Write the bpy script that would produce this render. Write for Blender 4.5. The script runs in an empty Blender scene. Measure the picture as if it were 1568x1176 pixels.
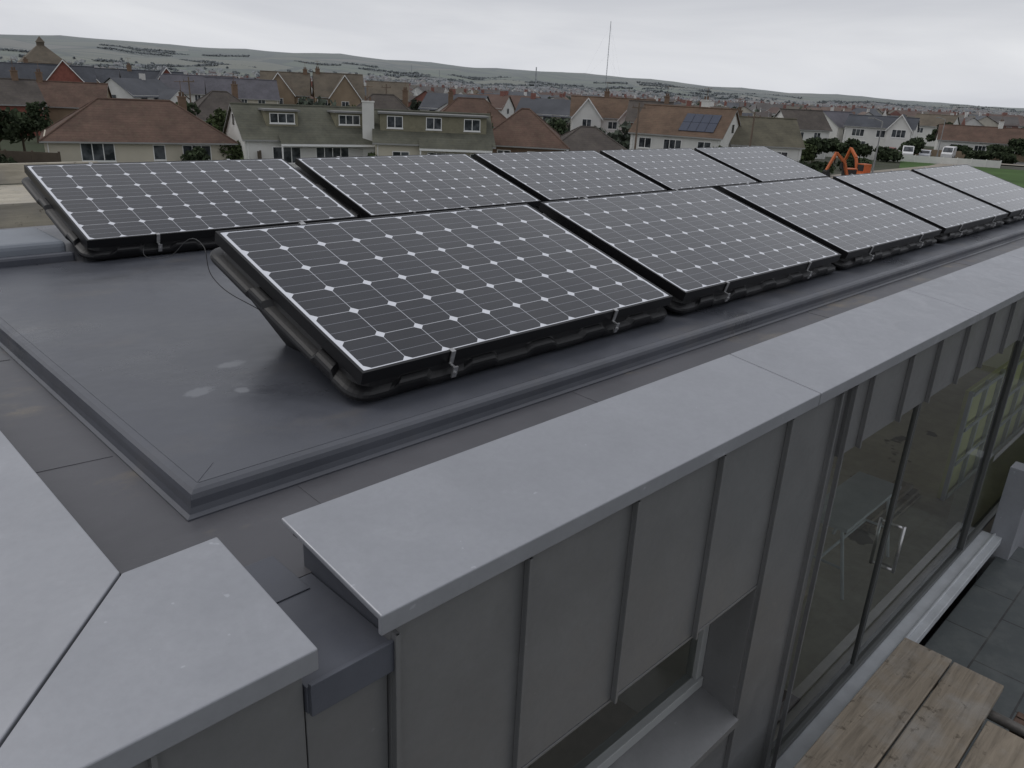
import bpy, math, random
import numpy as np
from mathutils import Matrix, Vector
random.seed(7); rng=np.random.default_rng(7)
S=bpy.context.scene
S.view_settings.view_transform='Standard'
try: S.view_settings.look='None'
except Exception: pass
S.view_settings.exposure=0

# ------------------------------------------------------------------ helpers
def link(o):
    S.collection.objects.link(o); return o
def empty(name,loc=(0,0,0),rz=0):
    o=bpy.data.objects.new(name,None); o.location=loc; o.rotation_euler=(0,0,rz); o.empty_display_size=.2
    return link(o)
def mobj(name,V,F,mats,fm=None,parent=None,bevel=0,smooth=False,seg=2):
    me=bpy.data.meshes.new(name); me.from_pydata([tuple(map(float,v)) for v in V],[],[tuple(f) for f in F])
    for m in (mats if isinstance(mats,(list,tuple)) else [mats]): me.materials.append(m)
    if fm is not None: me.polygons.foreach_set('material_index',list(map(int,fm)))
    if smooth: me.polygons.foreach_set('use_smooth',[True]*len(me.polygons))
    me.update()
    o=bpy.data.objects.new(name,me); link(o)
    if parent: o.parent=parent
    if bevel:
        b=o.modifiers.new('bevel','BEVEL'); b.width=bevel; b.segments=seg; b.limit_method='ANGLE'; b.angle_limit=math.radians(35)
    return o
class MB:
    """mesh builder"""
    def __init__(s): s.V=[];s.F=[];s.M=[]
    def add(s,V,F,m=0):
        b=len(s.V); s.V+=list(V); s.F+=[tuple(i+b for i in f) for f in F]; s.M+=[m]*len(F)
    def box(s,x0,x1,y0,y1,z0,z1,m=0,T=None):
        V=[(x0,y0,z0),(x1,y0,z0),(x1,y1,z0),(x0,y1,z0),(x0,y0,z1),(x1,y0,z1),(x1,y1,z1),(x0,y1,z1)]
        if T: V=[T(*v) for v in V]
        s.add(V,[(0,3,2,1),(4,5,6,7),(0,1,5,4),(1,2,6,5),(2,3,7,6),(3,0,4,7)],m)
    def tube(s,p0,p1,r0,r1=None,n=8,m=0,caps=True):
        r1=r0 if r1 is None else r1
        p0=Vector(p0);p1=Vector(p1);d=(p1-p0).normalized()
        a=d.orthogonal().normalized();b=d.cross(a)
        V=[];
        for p,r in((p0,r0),(p1,r1)):
            for i in range(n):
                t=2*math.pi*i/n; V.append(tuple(p+a*(r*math.cos(t))+b*(r*math.sin(t))))
        F=[(i,(i+1)%n,n+(i+1)%n,n+i) for i in range(n)]
        if caps: F+=[tuple(range(n))[::-1],tuple(range(n,2*n))]
        s.add(V,F,m)
    def obj(s,name,mats,parent=None,**k): return mobj(name,s.V,s.F,mats,s.M,parent,**k)

class NT:
    def __init__(s,name):
        s.m=bpy.data.materials.new(name); s.m.use_nodes=True; s.t=s.m.node_tree; s.n=s.t.nodes; s.l=s.t.links
        s.b=s.n['Principled BSDF']; s.out=s.n['Material Output']
        s.tc=s.n.new('ShaderNodeTexCoord')
    def N(s,t,**k):
        x=s.n.new(t)
        for a,v in k.items(): setattr(x,a,v)
        return x
    def L(s,a,b): s.l.new(a,b)
    def val(s,x,sock):
        if isinstance(x,(int,float)): sock.default_value=x
        else: s.L(x,sock)
    def math(s,op,a,b=0,c=None,clamp=False):
        x=s.N('ShaderNodeMath',operation=op,use_clamp=clamp); s.val(a,x.inputs[0]); s.val(b,x.inputs[1])
        if c is not None: s.val(c,x.inputs[2])
        return x.outputs[0]
    def noise(s,scale,detail=4,rough=.55,vec=None,stretch=None,dist=0):
        v=vec or s.tc.outputs['Object']
        if stretch:
            mp=s.N('ShaderNodeMapping'); mp.inputs['Scale'].default_value=stretch; s.L(v,mp.inputs[0]); v=mp.outputs[0]
        x=s.N('ShaderNodeTexNoise'); x.inputs['Scale'].default_value=scale; x.inputs['Detail'].default_value=detail
        x.inputs['Roughness'].default_value=rough; x.inputs['Distortion'].default_value=dist; s.L(v,x.inputs['Vector']); return x.outputs['Fac']
    def ramp(s,fac,stops):
        x=s.N('ShaderNodeValToRGB'); e=x.color_ramp.elements
        while len(e)<len(stops): e.new(.5)
        for el,(p,c) in zip(e,stops):
            el.position=p; el.color=(c,c,c,1) if isinstance(c,(int,float)) else (*c,1)
        s.L(fac,x.inputs[0]); return x.outputs[0]
    def mix(s,fac,a,b,mode='MIX'):
        x=s.N('ShaderNodeMix',data_type='RGBA',blend_type=mode); s.val(fac,x.inputs[0])
        for q,i in((a,6),(b,7)):
            if isinstance(q,(tuple,list)): x.inputs[i].default_value=(*q[:3],1)
            else: s.L(q,x.inputs[i])
        return x.outputs[2]
    def bump(s,h,strength,dist=.01,prev=None):
        x=s.N('ShaderNodeBump'); x.inputs['Strength'].default_value=strength; x.inputs['Distance'].default_value=dist
        s.L(h,x.inputs['Height'])
        if prev: s.L(prev,x.inputs['Normal'])
        s.L(x.outputs[0],s.b.inputs['Normal']); return x.outputs[0]
    def color(s,c):
        if isinstance(c,(tuple,list)): s.b.inputs['Base Color'].default_value=(*c[:3],1)
        else: s.L(c,s.b.inputs['Base Color'])
    def set(s,rough=None,metal=None,spec=None):
        if rough is not None: s.val(rough,s.b.inputs['Roughness'])
        if metal is not None: s.b.inputs['Metallic'].default_value=metal
        if spec is not None: s.b.inputs['Specular IOR Level'].default_value=spec
        return s.m
def sc(c,k): return tuple(min(1,x*k) for x in c)
def simple(name,c,rough=.7,var=.15,scale=3,metal=0,spec=.4,bump=0,bs=40,stretch=None):
    t=NT(name); f=t.noise(scale,5,.6,stretch=stretch)
    t.color(t.ramp(f,[(.3,sc(c,1-var)),(.7,sc(c,1+var))]))
    if bump: t.bump(t.noise(bs,3),bump,.005)
    return t.set(rough,metal,spec)

# ------------------------------------------------------------------ camera
CAM=Vector((-1.265,-1.860,.826))
f_px,pit,roll,yaw=1189.5,math.radians(20.71),math.radians(2.86),math.radians(44.39)
hh=Vector((math.cos(yaw),math.sin(yaw),0)); rr=Vector((math.sin(yaw),-math.cos(yaw),0)); zz=Vector((0,0,1))
fw=hh*math.cos(pit)-zz*math.sin(pit); up=zz*math.cos(pit)+hh*math.sin(pit)
R=rr*math.cos(roll)+up*math.sin(roll); U=-rr*math.sin(roll)+up*math.cos(roll)
cd=bpy.data.cameras.new('camera'); co=bpy.data.objects.new('camera',cd); link(co)
M=Matrix((R,U,-fw)).transposed().to_4x4(); M.translation=CAM; co.matrix_world=M
cd.sensor_width=36; cd.lens=36*f_px/1568; cd.clip_start=.05; cd.clip_end=30000
S.camera=co
GZ=-7.2
def polar(az,d,z=GZ):
    a=math.radians(az); return (CAM.x+d*math.cos(a),CAM.y+d*math.sin(a),z)

# ------------------------------------------------------------------ world + sun
w=bpy.data.worlds.new('World'); S.world=w; w.use_nodes=True
nt=w.node_tree; bg=nt.nodes['Background']
sk=nt.nodes.new('ShaderNodeTexSky'); sk.sky_type='NISHITA'; sk.sun_disc=False
sk.sun_elevation=math.radians(55); sk.sun_rotation=math.radians(328); sk.dust_density=4
tc=nt.nodes.new('ShaderNodeTexCoord')
mp=nt.nodes.new('ShaderNodeMapping'); mp.inputs['Scale'].default_value=(1,1,6); nt.links.new(tc.outputs['Generated'],mp.inputs[0])
no=nt.nodes.new('ShaderNodeTexNoise'); no.inputs['Scale'].default_value=2.4; no.inputs['Detail'].default_value=6; no.inputs['Roughness'].default_value=.5; no.inputs['Distortion'].default_value=.5
nt.links.new(mp.outputs[0],no.inputs['Vector'])
sep=nt.nodes.new('ShaderNodeSeparateXYZ'); nt.links.new(tc.outputs['Generated'],sep.inputs[0])
r1=nt.nodes.new('ShaderNodeValToRGB'); nt.links.new(sep.outputs[2],r1.inputs[0])
e=r1.color_ramp.elements; e[0].position=0; e[0].color=(.76,.775,.81,1); e[1].position=1; e[1].color=(.70,.71,.74,1)
for p,c in((.06,(.80,.81,.835,1)),(.16,(.62,.63,.66,1)),(.4,(.58,.59,.62,1))):
    q=e.new(p); q.color=c
r2=nt.nodes.new('ShaderNodeValToRGB'); nt.links.new(no.outputs['Fac'],r2.inputs[0])
r2.color_ramp.elements[0].position=.3; r2.color_ramp.elements[0].color=(7.9,8.0,8.3,1)
r2.color_ramp.elements[1].position=.7; r2.color_ramp.elements[1].color=(10.4,10.4,10.4,1)
mu=nt.nodes.new('ShaderNodeMix'); mu.data_type='RGBA'; mu.blend_type='MULTIPLY'; mu.inputs[0].default_value=1
nt.links.new(r1.outputs[0],mu.inputs[6]); nt.links.new(r2.outputs[0],mu.inputs[7])
mx=nt.nodes.new('ShaderNodeMix'); mx.data_type='RGBA'; mx.inputs[0].default_value=.94
nt.links.new(sk.outputs[0],mx.inputs[6]); nt.links.new(mu.outputs[2],mx.inputs[7])
nt.links.new(mx.outputs[2],bg.inputs[0]); bg.inputs[1].default_value=.1
sd=bpy.data.lights.new('sun','SUN'); so=bpy.data.objects.new('sun',sd); link(so); sd.energy=.6; sd.angle=math.radians(25); sd.color=(1,.97,.93)
sdir=Vector((math.sin(math.radians(-32))*math.cos(math.radians(55)),math.cos(math.radians(-32))*math.cos(math.radians(55)),math.sin(math.radians(55))))
so.rotation_euler=sdir.to_track_quat('Z','Y').to_euler()

# ------------------------------------------------------------------ materials (roof)
def zinc(name,c,rough=.5,frost=.5):
    t=NT(name)
    n1=t.noise(2.2,5,.6); n2=t.noise(55,4,.7); n3=t.noise(9,8,.72,dist=.7); n5=t.noise(1.1,4,.6,stretch=(1,1,.35))
    a=t.ramp(n1,[(.3,sc(c,.90)),(.7,sc(c,1.10))])
    a=t.mix(t.math('MULTIPLY',t.ramp(n5,[(.4,0.),(.7,1.)]),.25),a,sc(c,.78))
    a=t.mix(t.math('MULTIPLY',t.ramp(n3,[(.57,0.),(.70,1.)]),.20*frost),a,sc(c,1.5))
    a=t.mix(t.math('MULTIPLY',t.ramp(n2,[(.40,0.),(.75,1.)]),.22),a,sc(c,.70))
    sp=t.noise(34,2,.5); a=t.mix(t.math('MULTIPLY',t.ramp(sp,[(.745,0.),(.77,1.)]),.35*frost),a,sc(c,2.0))
    t.color(a); t.bump(t.noise(1.7,2),.3,.02)
    rg=t.ramp(n3,[(.35,rough-.12),(.7,rough+.12)])
    return t.set(rg,.35,.5)
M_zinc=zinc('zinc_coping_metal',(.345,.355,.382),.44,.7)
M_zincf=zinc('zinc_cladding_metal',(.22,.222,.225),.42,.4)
M_zincd=simple('zinc_dark',(.07,.07,.075),.5,.1,metal=.3)
def membrane(name,c,stain=.5,rough=.42,spots=()):
    t=NT(name)
    n1=t.noise(1.1,6,.62,dist=.3); n2=t.noise(6,6,.7); n3=t.noise(2.1,5,.6,stretch=(1,1.7,1)); n4=t.noise(160,2,.6)
    a=t.ramp(n1,[(.3,sc(c,.70)),(.5,c),(.72,sc(c,1.3))])
    a=t.mix(t.math('MULTIPLY',t.ramp(n2,[(.5,0.),(.75,1.)]),.3),a,sc(c,1.5))
    a=t.mix(t.math('MULTIPLY',t.math('MULTIPLY',t.ramp(n3,[(.54,0.),(.66,1.)]),t.ramp(n2,[(.42,0.),(.6,1.)])),stain),a,(.18,.155,.12))
    a=t.mix(t.math('MULTIPLY',t.ramp(n4,[(.62,0.),(.72,1.)]),.2),a,sc(c,.55))
    rg=t.ramp(n1,[(.32,rough-.16),(.65,rough+.10)])
    if spots:
        s=t.N('ShaderNodeSeparateXYZ'); t.L(t.tc.outputs['Object'],s.inputs[0]); nz=t.noise(16,4,.6); tot=None
        for (cx,cy,rx,ry) in spots:
            dx=t.math('DIVIDE',t.math('SUBTRACT',s.outputs[0],cx),rx); dy=t.math('DIVIDE',t.math('SUBTRACT',s.outputs[1],cy),ry)
            q=t.math('ADD',t.math('SQRT',t.math('ADD',t.math('MULTIPLY',dx,dx),t.math('MULTIPLY',dy,dy))),t.math('MULTIPLY',t.math('SUBTRACT',nz,.5),2.6))
            k=t.math('SUBTRACT',1,t.math('MULTIPLY',t.math('SUBTRACT',q,.75),2.2,clamp=True))
            tot=k if tot is None else t.math('MAXIMUM',tot,k)
        a=t.mix(t.math('MULTIPLY',tot,.55),a,(.22,.23,.25))  # wet patches, their sky reflection painted as a lighter base colour
    t.color(a); b=t.bump(t.noise(3,3),.35,.02); t.bump(n4,.10,.002,b)
    return t.set(rg,0,.5)
M_deck=membrane('roof_membrane',(.080,.085,.100),.2,.36,[(-.124,.64,.05,.03),(-.325,.455,.045,.03),(-.215,.385,.02,.02)])
M_gut=membrane('gutter_membrane',(.083,.083,.092),.85,.40)
M_flash=membrane('flashing_membrane',(.078,.084,.102),.05,.38)
M_light=simple('kerb_membrane',(.21,.23,.26),.5,.1)
M_black=simple('black_plastic',(.010,.010,.011),.42,.2,20,bump=.1,bs=60)
M_frame=simple('black_anodised_frame',(.010,.010,.011),.35,.1,metal=.2)
M_steel=simple('stainless_clip',(.5,.5,.5),.35,.2,30,metal=.8)
def wood(name,c):
    t=NT(name)
    n=t.noise(1,6,.65,stretch=(2.5,38,20),dist=.6); n2=t.noise(5,5,.6); n3=t.noise(14,4,.7)
    a=t.ramp(n,[(.25,sc(c,.55)),(.5,c),(.75,sc(c,1.3))])
    a=t.mix(t.math('MULTIPLY',t.ramp(n2,[(.46,0.),(.66,1.)]),.6),a,(.36,.34,.31))
    a=t.mix(t.math('MULTIPLY',t.ramp(n3,[(.60,0.),(.70,1.)]),.7),a,(.07,.055,.04))
    t.color(a); t.bump(n,.7,.006); return t.set(.8,0,.2)
M_wood=wood('weathered_scaffold_wood',(.29,.245,.19))
def glassmat(name,tint=(.90,.95,.93),base_ref=.0):
    t=NT(name); t.n.remove(t.b)
    tr=t.N('ShaderNodeBsdfTransparent'); tr.inputs[0].default_value=(*tint,1)
    gl=t.N('ShaderNodeBsdfGlossy'); gl.inputs['Roughness'].default_value=.01
    fr=t.N('ShaderNodeFresnel'); fr.inputs[0].default_value=1.5
    k=t.math('ADD',fr.outputs[0],base_ref,clamp=True)
    mxs=t.N('ShaderNodeMixShader'); t.L(k,mxs.inputs[0]); t.L(tr.outputs[0],mxs.inputs[1]); t.L(gl.outputs[0],mxs.inputs[2]); t.L(mxs.outputs[0],t.out.inputs[0])
    return t.m
M_glass=glassmat('window_glass')

# solar cell material
PL,PW=1.65,.98; PX=1.754; TILT=math.radians(17.05)
def cellmat():
    t=NT('solar_cells_under_glass')
    s=t.N('ShaderNodeSeparateXYZ'); t.L(t.tc.outputs['UV'],s.inputs[0])
    px_=.1600; py_=.1578
    x=t.math('SUBTRACT',s.outputs[0],(PL-10*px_)/2); y=t.math('SUBTRACT',s.outputs[1],(PW-6*py_)/2)
    fx=t.math('DIVIDE',x,px_); fy=t.math('DIVIDE',y,py_)
    ux=t.math('ABSOLUTE',t.math('MULTIPLY',t.math('SUBTRACT',t.math('FRACT',fx),.5),px_))
    uy=t.math('ABSOLUTE',t.math('MULTIPLY',t.math('SUBTRACT',t.math('FRACT',fy),.5),py_))
    g1=t.math('GREATER_THAN',ux,.0787); g2=t.math('GREATER_THAN',uy,.0776); g3=t.math('GREATER_THAN',t.math('ADD',ux,uy),.1385)
    o1=t.math('LESS_THAN',x,0.); o2=t.math('GREATER_THAN',x,10*px_); o3=t.math('LESS_THAN',y,0.); o4=t.math('GREATER_THAN',y,6*py_)
    m=t.math('MAXIMUM',g1,g2); m=t.math('MULTIPLY',m,.72)
    for q in (g3,o1,o2,o3,o4): m=t.math('MAXIMUM',m,q)
    by=t.math('ABSOLUTE',t.math('SUBTRACT',uy,.0262)); bb=t.math('LESS_THAN',by,.0010)
    cellid=t.N('ShaderNodeCombineXYZ'); t.L(t.math('FLOOR',fx),cellid.inputs[0]); t.L(t.math('FLOOR',fy),cellid.inputs[1])
    oi=t.N('ShaderNodeObjectInfo'); t.L(oi.outputs['Random'],cellid.inputs[2])
    wn=t.N('ShaderNodeTexWhiteNoise'); t.L(cellid.outputs[0],wn.inputs['Vector'])
    c=t.ramp(wn.outputs['Value'],[(0,(.003,.0035,.008)),(1,(.006,.0075,.014))])
    c=t.mix(t.math('MULTIPLY',bb,.8),c,(.26,.27,.31))
    c=t.mix(m,c,(.74,.76,.81))
    d=t.noise(5,5,.7); c=t.mix(t.math('MULTIPLY',t.ramp(d,[(.45,0.),(.8,1.)]),.02),c,(.4,.4,.4))
    t.color(c)
    t.b.inputs['IOR'].default_value=1.5
    # faintly textured solar glass: a second broad reflection that only matters at grazing angles
    t.b.inputs['Coat Weight'].default_value=.55; t.b.inputs['Coat IOR'].default_value=1.33; t.b.inputs['Coat Roughness'].default_value=.22
    return t.set(t.ramp(d,[(.3,.06),(.8,.16)]),0,.42)
M_cell=cellmat()

# ------------------------------------------------------------------ solar panels on tubs
def Tt(x,s,n): return (x,s*math.cos(TILT)-n*math.sin(TILT),s*math.sin(TILT)+n*math.cos(TILT))
def panel_meshes():
    fr=MB(); fwd=.011; h=.044
    fr.box(0,PL,0,fwd,-h,0,0,Tt); fr.box(0,PL,PW-fwd,PW,-h,0,0,Tt)
    fr.box(0,fwd,fwd,PW-fwd,-h,0,0,Tt); fr.box(PL-fwd,PL,fwd,PW-fwd,-h,0,0,Tt)
    fr.box(.02,PL-.02,.02,PW-.02,-h+.002,-.012,0,Tt)
    a=fwd
    V=[Tt(a,a,-.002),Tt(PL-a,a,-.002),Tt(PL-a,PW-a,-.002),Tt(a,PW-a,-.002)]
    gm=bpy.data.meshes.new('cells'); gm.from_pydata(V,[],[(0,1,2,3)]); uv=gm.uv_layers.new(name='UVMap')
    for i,c in enumerate([(a,a),(PL-a,a),(PL-a,PW-a),(a,PW-a)]): uv.data[i].uv=c
    gm.materials.append(M_cell)
    cr=.07
    def per(outs):
        pts=[]
        x0,x1,s0,s1=-outs,PL+outs,-outs*.7,PW+outs
        nL,nS=84,48
        def arc(cx,cs,a0):
            return [(cx+cr*math.cos(math.radians(a0+i*15)),cs+cr*math.sin(math.radians(a0+i*15)),'c',0) for i in range(7)]
        pts+=[(x0+cr+(x1-x0-2*cr)*i/nL,s0,'f',i/nL) for i in range(1,nL)]
        pts+=arc(x1-cr,s0+cr,-90)
        pts+=[(x1,s0+cr+(s1-s0-2*cr)*i/nS,'s',i/nS) for i in range(1,nS)]
        pts+=arc(x1-cr,s1-cr,0)
        pts+=[(x1-cr-(x1-x0-2*cr)*i/nL,s1,'b',i/nL) for i in range(1,nL)]
        pts+=arc(x0+cr,s1-cr,90)
        pts+=[(x0,s1-cr-(s1-s0-2*cr)*i/nS,'s',1-i/nS) for i in range(1,nS)]
        pts+=arc(x0+cr,s0+cr,180)
        return pts
    prof=[(-.03,-.045,0),(-.014,-.047,0),(-.010,-.058,.3),(-.006,-.070,.9),(.014,-.076,1),(.025,-.081,1),(.029,-.090,1),(.026,-.103,.8),(.012,-.114,0)]
    V=[];n=None
    for outs,nn,k in prof:
        P=per(outs); n=len(P)
        for (x,s,side,t) in P:
            q=0
            if side in 'fb':
                ph=(t*5.0+.12)%1; q=1 if ph>.40 and ph<.78 else 0
                if .34<=ph<=.40: q=(ph-.34)/.06
                if .78<=ph<.84: q=1-(ph-.78)/.06
            elif side=='s':
                ph=(t*2.0+.3)%1; q=1 if .45<ph<.7 else 0
            X,Y,Z=Tt(x,s,nn+.018*k*q)
            V.append((X,Y,max(Z,-.117)))
    for fr_,(ix,iy0,iy1) in ((.05,(.02,.02,.02)),(1,(.13,.05,.20))):
        P=per(0)
        for (x,s,side,t) in P:
            u=x/PL; v=s/PW
            bx=ix+(PL-2*ix)*u; by=iy0+(PW*math.cos(TILT)-iy0-iy1)*v
            if fr_<1:
                X,Y,Z=Tt(.01+(PL-.02)*u,.01+(PW-.02)*v,-.116); V.append((X,Y,max(Z,-.117)))
            else: V.append((bx,by,-.119))
    nr=len(prof)+2
    F=[(r*n+i,(r+1)*n+i,(r+1)*n+(i+1)%n,r*n+(i+1)%n) for r in range(nr-1) for i in range(n)]
    tub=bpy.data.meshes.new('tub'); tub.from_pydata(V,[],F); tub.materials.append(M_black)
    cl=MB()
    for cx in (.36,1.24):
        cl.box(cx-.009,cx+.009,-.005,.0125,.0005,.003,0,Tt)
        cl.box(cx-.009,cx+.009,-.007,-.003,-.046,.003,0,Tt)
        cl.box(cx-.005,cx+.005,-.030,-.003,-.051,-.047,0,Tt)
        cl.box(cx-.010,cx+.010,-.034,-.028,-.086,-.044,0,Tt)
        cl.tube(Tt(cx,-.040,-.066),Tt(cx,-.028,-.066),.006,n=8)
        cl.box(cx-.011,cx+.011,PW-.012,PW+.008,.0005,.003,0,Tt); cl.box(cx-.011,cx+.011,PW+.004,PW+.008,-.09,.003,0,Tt)
    return fr,gm,tub,cl
frb,gm,tubm,clb=panel_meshes()
def mk(b,name,mat):
    me=bpy.data.meshes.new(name); me.from_pydata(b.V,[],b.F); me.materials.append(mat); return me
frm=mk(frb,'frame',M_frame); clm=mk(clb,'clips',M_steel)
for row,y in ((0,.014),(1,2.495)):
    for i in range(5):
        e0=empty('solar_panel',(i*PX+(.013 if row else 0)+random.uniform(-.004,.004),y,random.uniform(-.001,.001)),random.uniform(-.002,.002))
        for nm,me in (('frame',frm),('cell_glass',gm),('mounting_tub',tubm),('clamps',clm)):
            o=bpy.data.objects.new(nm,me); link(o); o.parent=e0

# ------------------------------------------------------------------ roof deck / gutter / copings
DZ=-.12; GU=-.185; XE=9.7; YB=3.75
roof=empty('flat_roof')
b=MB()
pr=[(0,GU-.03),(.0,GU+.004),(.010,GU+.010),(.016,GU+.024),(.019,DZ-.022),(.024,DZ-.010),(.034,DZ-.003),(.050,DZ)]
for i,(o_,z_) in enumerate(pr):
    x0=-.640+o_; y0=-.178+o_
    b.V+=[(x0,YB,z_),(x0,y0,z_),(XE,y0,z_)]
for i in range(len(pr)-1):
    a_=3*i; b.F+=[(a_,a_+3,a_+4,a_+1),(a_+1,a_+4,a_+5,a_+2)]; b.M+=[0,0]
n_=3*(len(pr)-1); b.V+=[(XE,YB,DZ)]; b.F+=[(n_,len(b.V)-1,n_+2,n_+1)]; b.M+=[0]
b.obj('deck',[M_deck],roof,smooth=False)
def strip(b,poly,z,m=0,t=.0025):
    n=len(poly); V=[(x,y,z) for x,y in poly]+[(x,y,z+t) for x,y in poly]
    b.add(V,[tuple(range(n,2*n))]+[(i,(i+1)%n,n+(i+1)%n,n+i) for i in range(n)],m)
b=MB()
strip(b,[(-.584,-.124),(XE-.03,-.124),(XE-.03,-.045),(-.506,-.045)],DZ-.001,t=.0022)
strip(b,[(-.586,-.122),(-.508,-.043),(-.508,YB-.05),(-.586,YB-.05)],DZ-.001,t=.0022)
b.obj('edge_flashing',[M_deck],roof,bevel=.0006)
b=MB(); b.box(-.93,XE,-.55,YB,GU-.10,GU); b.obj('gutter_floor',[M_gut],roof)
b=MB()
for x,s in ((-.36,.10),(.75,.12),(2.6,.11),(4.9,.11)):
    strip(b,[(x,-.5),(x+s,-.5),(x+s-.015,-.185),(x+.012,-.185)],GU+.0003,t=.0012)
for y in (.32,1.35):
    strip(b,[(-.885,y),(-.65,y-.03),(-.65,y+.07),(-.885,y+.11)],GU+.0003,t=.0012)
strip(b,[(-.885,-.47),(-.73,-.47),(-.70,-.30),(-.885,-.22)],GU+.0003,t=.0012)
b.obj('gutter_laps',[M_gut],roof,bevel=.0005)
# gutter outlet through the parapet
b=MB()
b.box(-.719,-.528,-.852,-.5505,GU-.06,GU-.001)
b.box(-.716,-.531,-.862,-.852,GU-.062,GU+.008)
strip(b,[(-.70,-.60),(-.56,-.60),(-.56,-.44),(-.72,-.44)],GU+.0008,t=.0012)
b.obj('gutter_outlet',[M_flash],roof,bevel=.003)
b=MB()
b.box(-.526,XE,-.83,-.515,GU-.1,-.10)
b.box(-1.24,-.721,-.83,-.515,GU-.1,-.10)
b.box(-1.24,-.905,-.515,YB,GU-.1,-.10)
b.obj('parapet_upstand',[M_flash],roof,bevel=.004)
b=MB()
b.box(-.545,XE,-.527,-.512,-.102,-.058); b.box(-.902,-.89,-.49,YB,-.102,-.056)
b.obj('coping_underlay',[M_zincd],roof)
ZI,ZO=-.05,-.095; YI,YO=-.51,-.872
def coping(x0,x1,name='zinc_coping'):
    b=MB(); d=.046
    V=[(x0,YI,ZI),(x1,YI,ZI),(x1,YO,ZO),(x0,YO,ZO),
       (x0,YI,ZI-.012),(x1,YI,ZI-.012),(x1,YO,ZO-d),(x0,YO,ZO-d),
       (x0,YO+.012,ZO-.014),(x1,YO+.012,ZO-.014),(x0,YO+.012,ZO-d),(x1,YO+.012,ZO-d)]
    b.add(V,[(0,3,2,1),(0,1,5,4),(3,7,6,2),(8,9,11,10),(10,11,6,7),(4,5,9,8),(0,4,8,3),(3,8,10,7),(1,2,9,5),(2,6,11,9)])
    return b.obj(name,[M_zinc],cop,bevel=.003)
cop=empty('parapet_coping')
xs=[-.57,1.262,3.02,4.78,6.54,8.3,XE+.1]
for a,c in zip(xs[:-1],xs[1:]): coping(a,c-.006)
b=MB()
for x in xs[1:-1]:
    b.add([(x-.05,YI-.005,ZI-.005),(x+.05,YI-.005,ZI-.005),(x+.05,YO+.002,ZO-.004),(x-.05,YO+.002,ZO-.004)],[(0,1,2,3)])
b.obj('joint_backing',[M_zincd],cop)
XO=-1.262
def prism(name,top,drop,mat,parent):
    n=len(top); V=list(top)+[(x,y,z-d) for (x,y,z),d in zip(top,drop)]
    return mobj(name,V,[tuple(range(n))]+[tuple(range(2*n-1,n-1,-1))]+[(i,n+i,n+(i+1)%n,(i+1)%n) for i in range(n)],mat,None,parent,bevel=.003)
prism('front_piece',[(-.89,-.50,ZI),(XO+.004,YO,ZO),(-.703,YO,ZO),(-.703,-.493,ZI)],[.012,.046,.046,.012],M_zinc,cop)
prism('side_piece',[(-.892,-.494,ZI),(-.892,YB,ZI),(XO,YB,ZO),(XO,YO+.004,ZO)],[.012,.012,.046,.046],M_zinc,cop)

k=empty('rear_kerb')
b=MB(); b.box(-3.2,-.04,2.66,3.15,-.3,-.02); b.obj('kerb_body',[M_light],k,bevel=.03,seg=3)
b=MB(); b.box(-3.2,-.02,2.61,2.66,-.3,-.075); b.obj('kerb_flashing',[M_flash],k,bevel=.015)
cu=bpy.data.curves.new('panel_cable','CURVE'); cu.dimensions='3D'; cu.bevel_depth=.0015
sp=cu.splines.new('BEZIER'); pts=[(.30,2.52,-.05),(.18,2.2,-.04),(.03,1.5,.09),(-.03,1.0,.225),(-.05,.90,.13),(.03,.66,.03)]
sp.bezier_points.add(len(pts)-1)
for p,q in zip(sp.bezier_points,pts): p.co=q; p.handle_left_type=p.handle_right_type='AUTO'
o=bpy.data.objects.new('panel_cable',cu); cu.materials.append(M_black); link(o)

# ------------------------------------------------------------------ building: cladding, window, glazing
bl=empty('zinc_clad_building')
YF=-.85
RT=-.1475
def rib(b,x,z0,z1):
    z1=min(z1,RT); b.box(x-.0045,x+.0045,YF-.019,YF-.001,z0,z1); b.box(x-.008,x+.001,YF-.0205,YF-.015,z0,z1)
b=MB()
ztop=-.13
WH,WS=-.80,-1.38
def clad(x0,x1,z0,z1,y=YF): b.box(x0+.002,x1-.002,y,y+.03,z0,z1)
clad(-1.24,-.985,-2.4,ztop,-.845); clad(-.985,-.72,-2.4,ztop,-.845)
clad(-.72,-.535,-2.4,-.247,-.842)
clad(-.535,-.16,-2.4,ztop)
for a,c in ((-.16,.24),(.24,.66),(.66,1.087)):
    clad(a,c,WH,ztop); clad(a,c,-2.4,WS-.02)
clad(1.087,1.475,-2.4,ztop)
clad(1.475,1.60,-2.4,ztop,YF+.012)
gl0=[1.60,1.77,2.19,2.55,2.95,3.35,3.75,4.15,4.55,4.95,5.35,5.75,6.15,6.55,6.95,7.35,7.75,8.15,8.55,8.95,9.35,9.7]
GH=-.453
for a,c in zip(gl0[:-1],gl0[1:]): clad(a,c,GH,ztop)
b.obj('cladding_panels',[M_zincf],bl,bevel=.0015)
b=MB()
for x in (-.16,.24,.66): rib(b,x,WH-.004,ztop)
b.box(-.990,-.981,-.862,-.846,-2.4,RT)
rib(b,-.528,-2.4,ztop-.03); rib(b,1.087,-2.4,ztop); rib(b,1.475,-2.4,ztop); rib(b,1.60,-2.4,ztop)
for x in gl0[1:-1]: rib(b,x,GH-.004,ztop)
for x in (-.16,.24,.66): rib(b,x,-2.4,WS-.03)
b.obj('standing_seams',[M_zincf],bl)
b=MB()
b.box(-.16,1.085,YF-.002,-.66,WH-.012,WH-.002)
b.box(1.075,1.085,YF-.001,-.66,WS-.02,WH-.012)
b.box(-.17,-.158,YF-.001,-.66,WS-.02,WH-.012)
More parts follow.
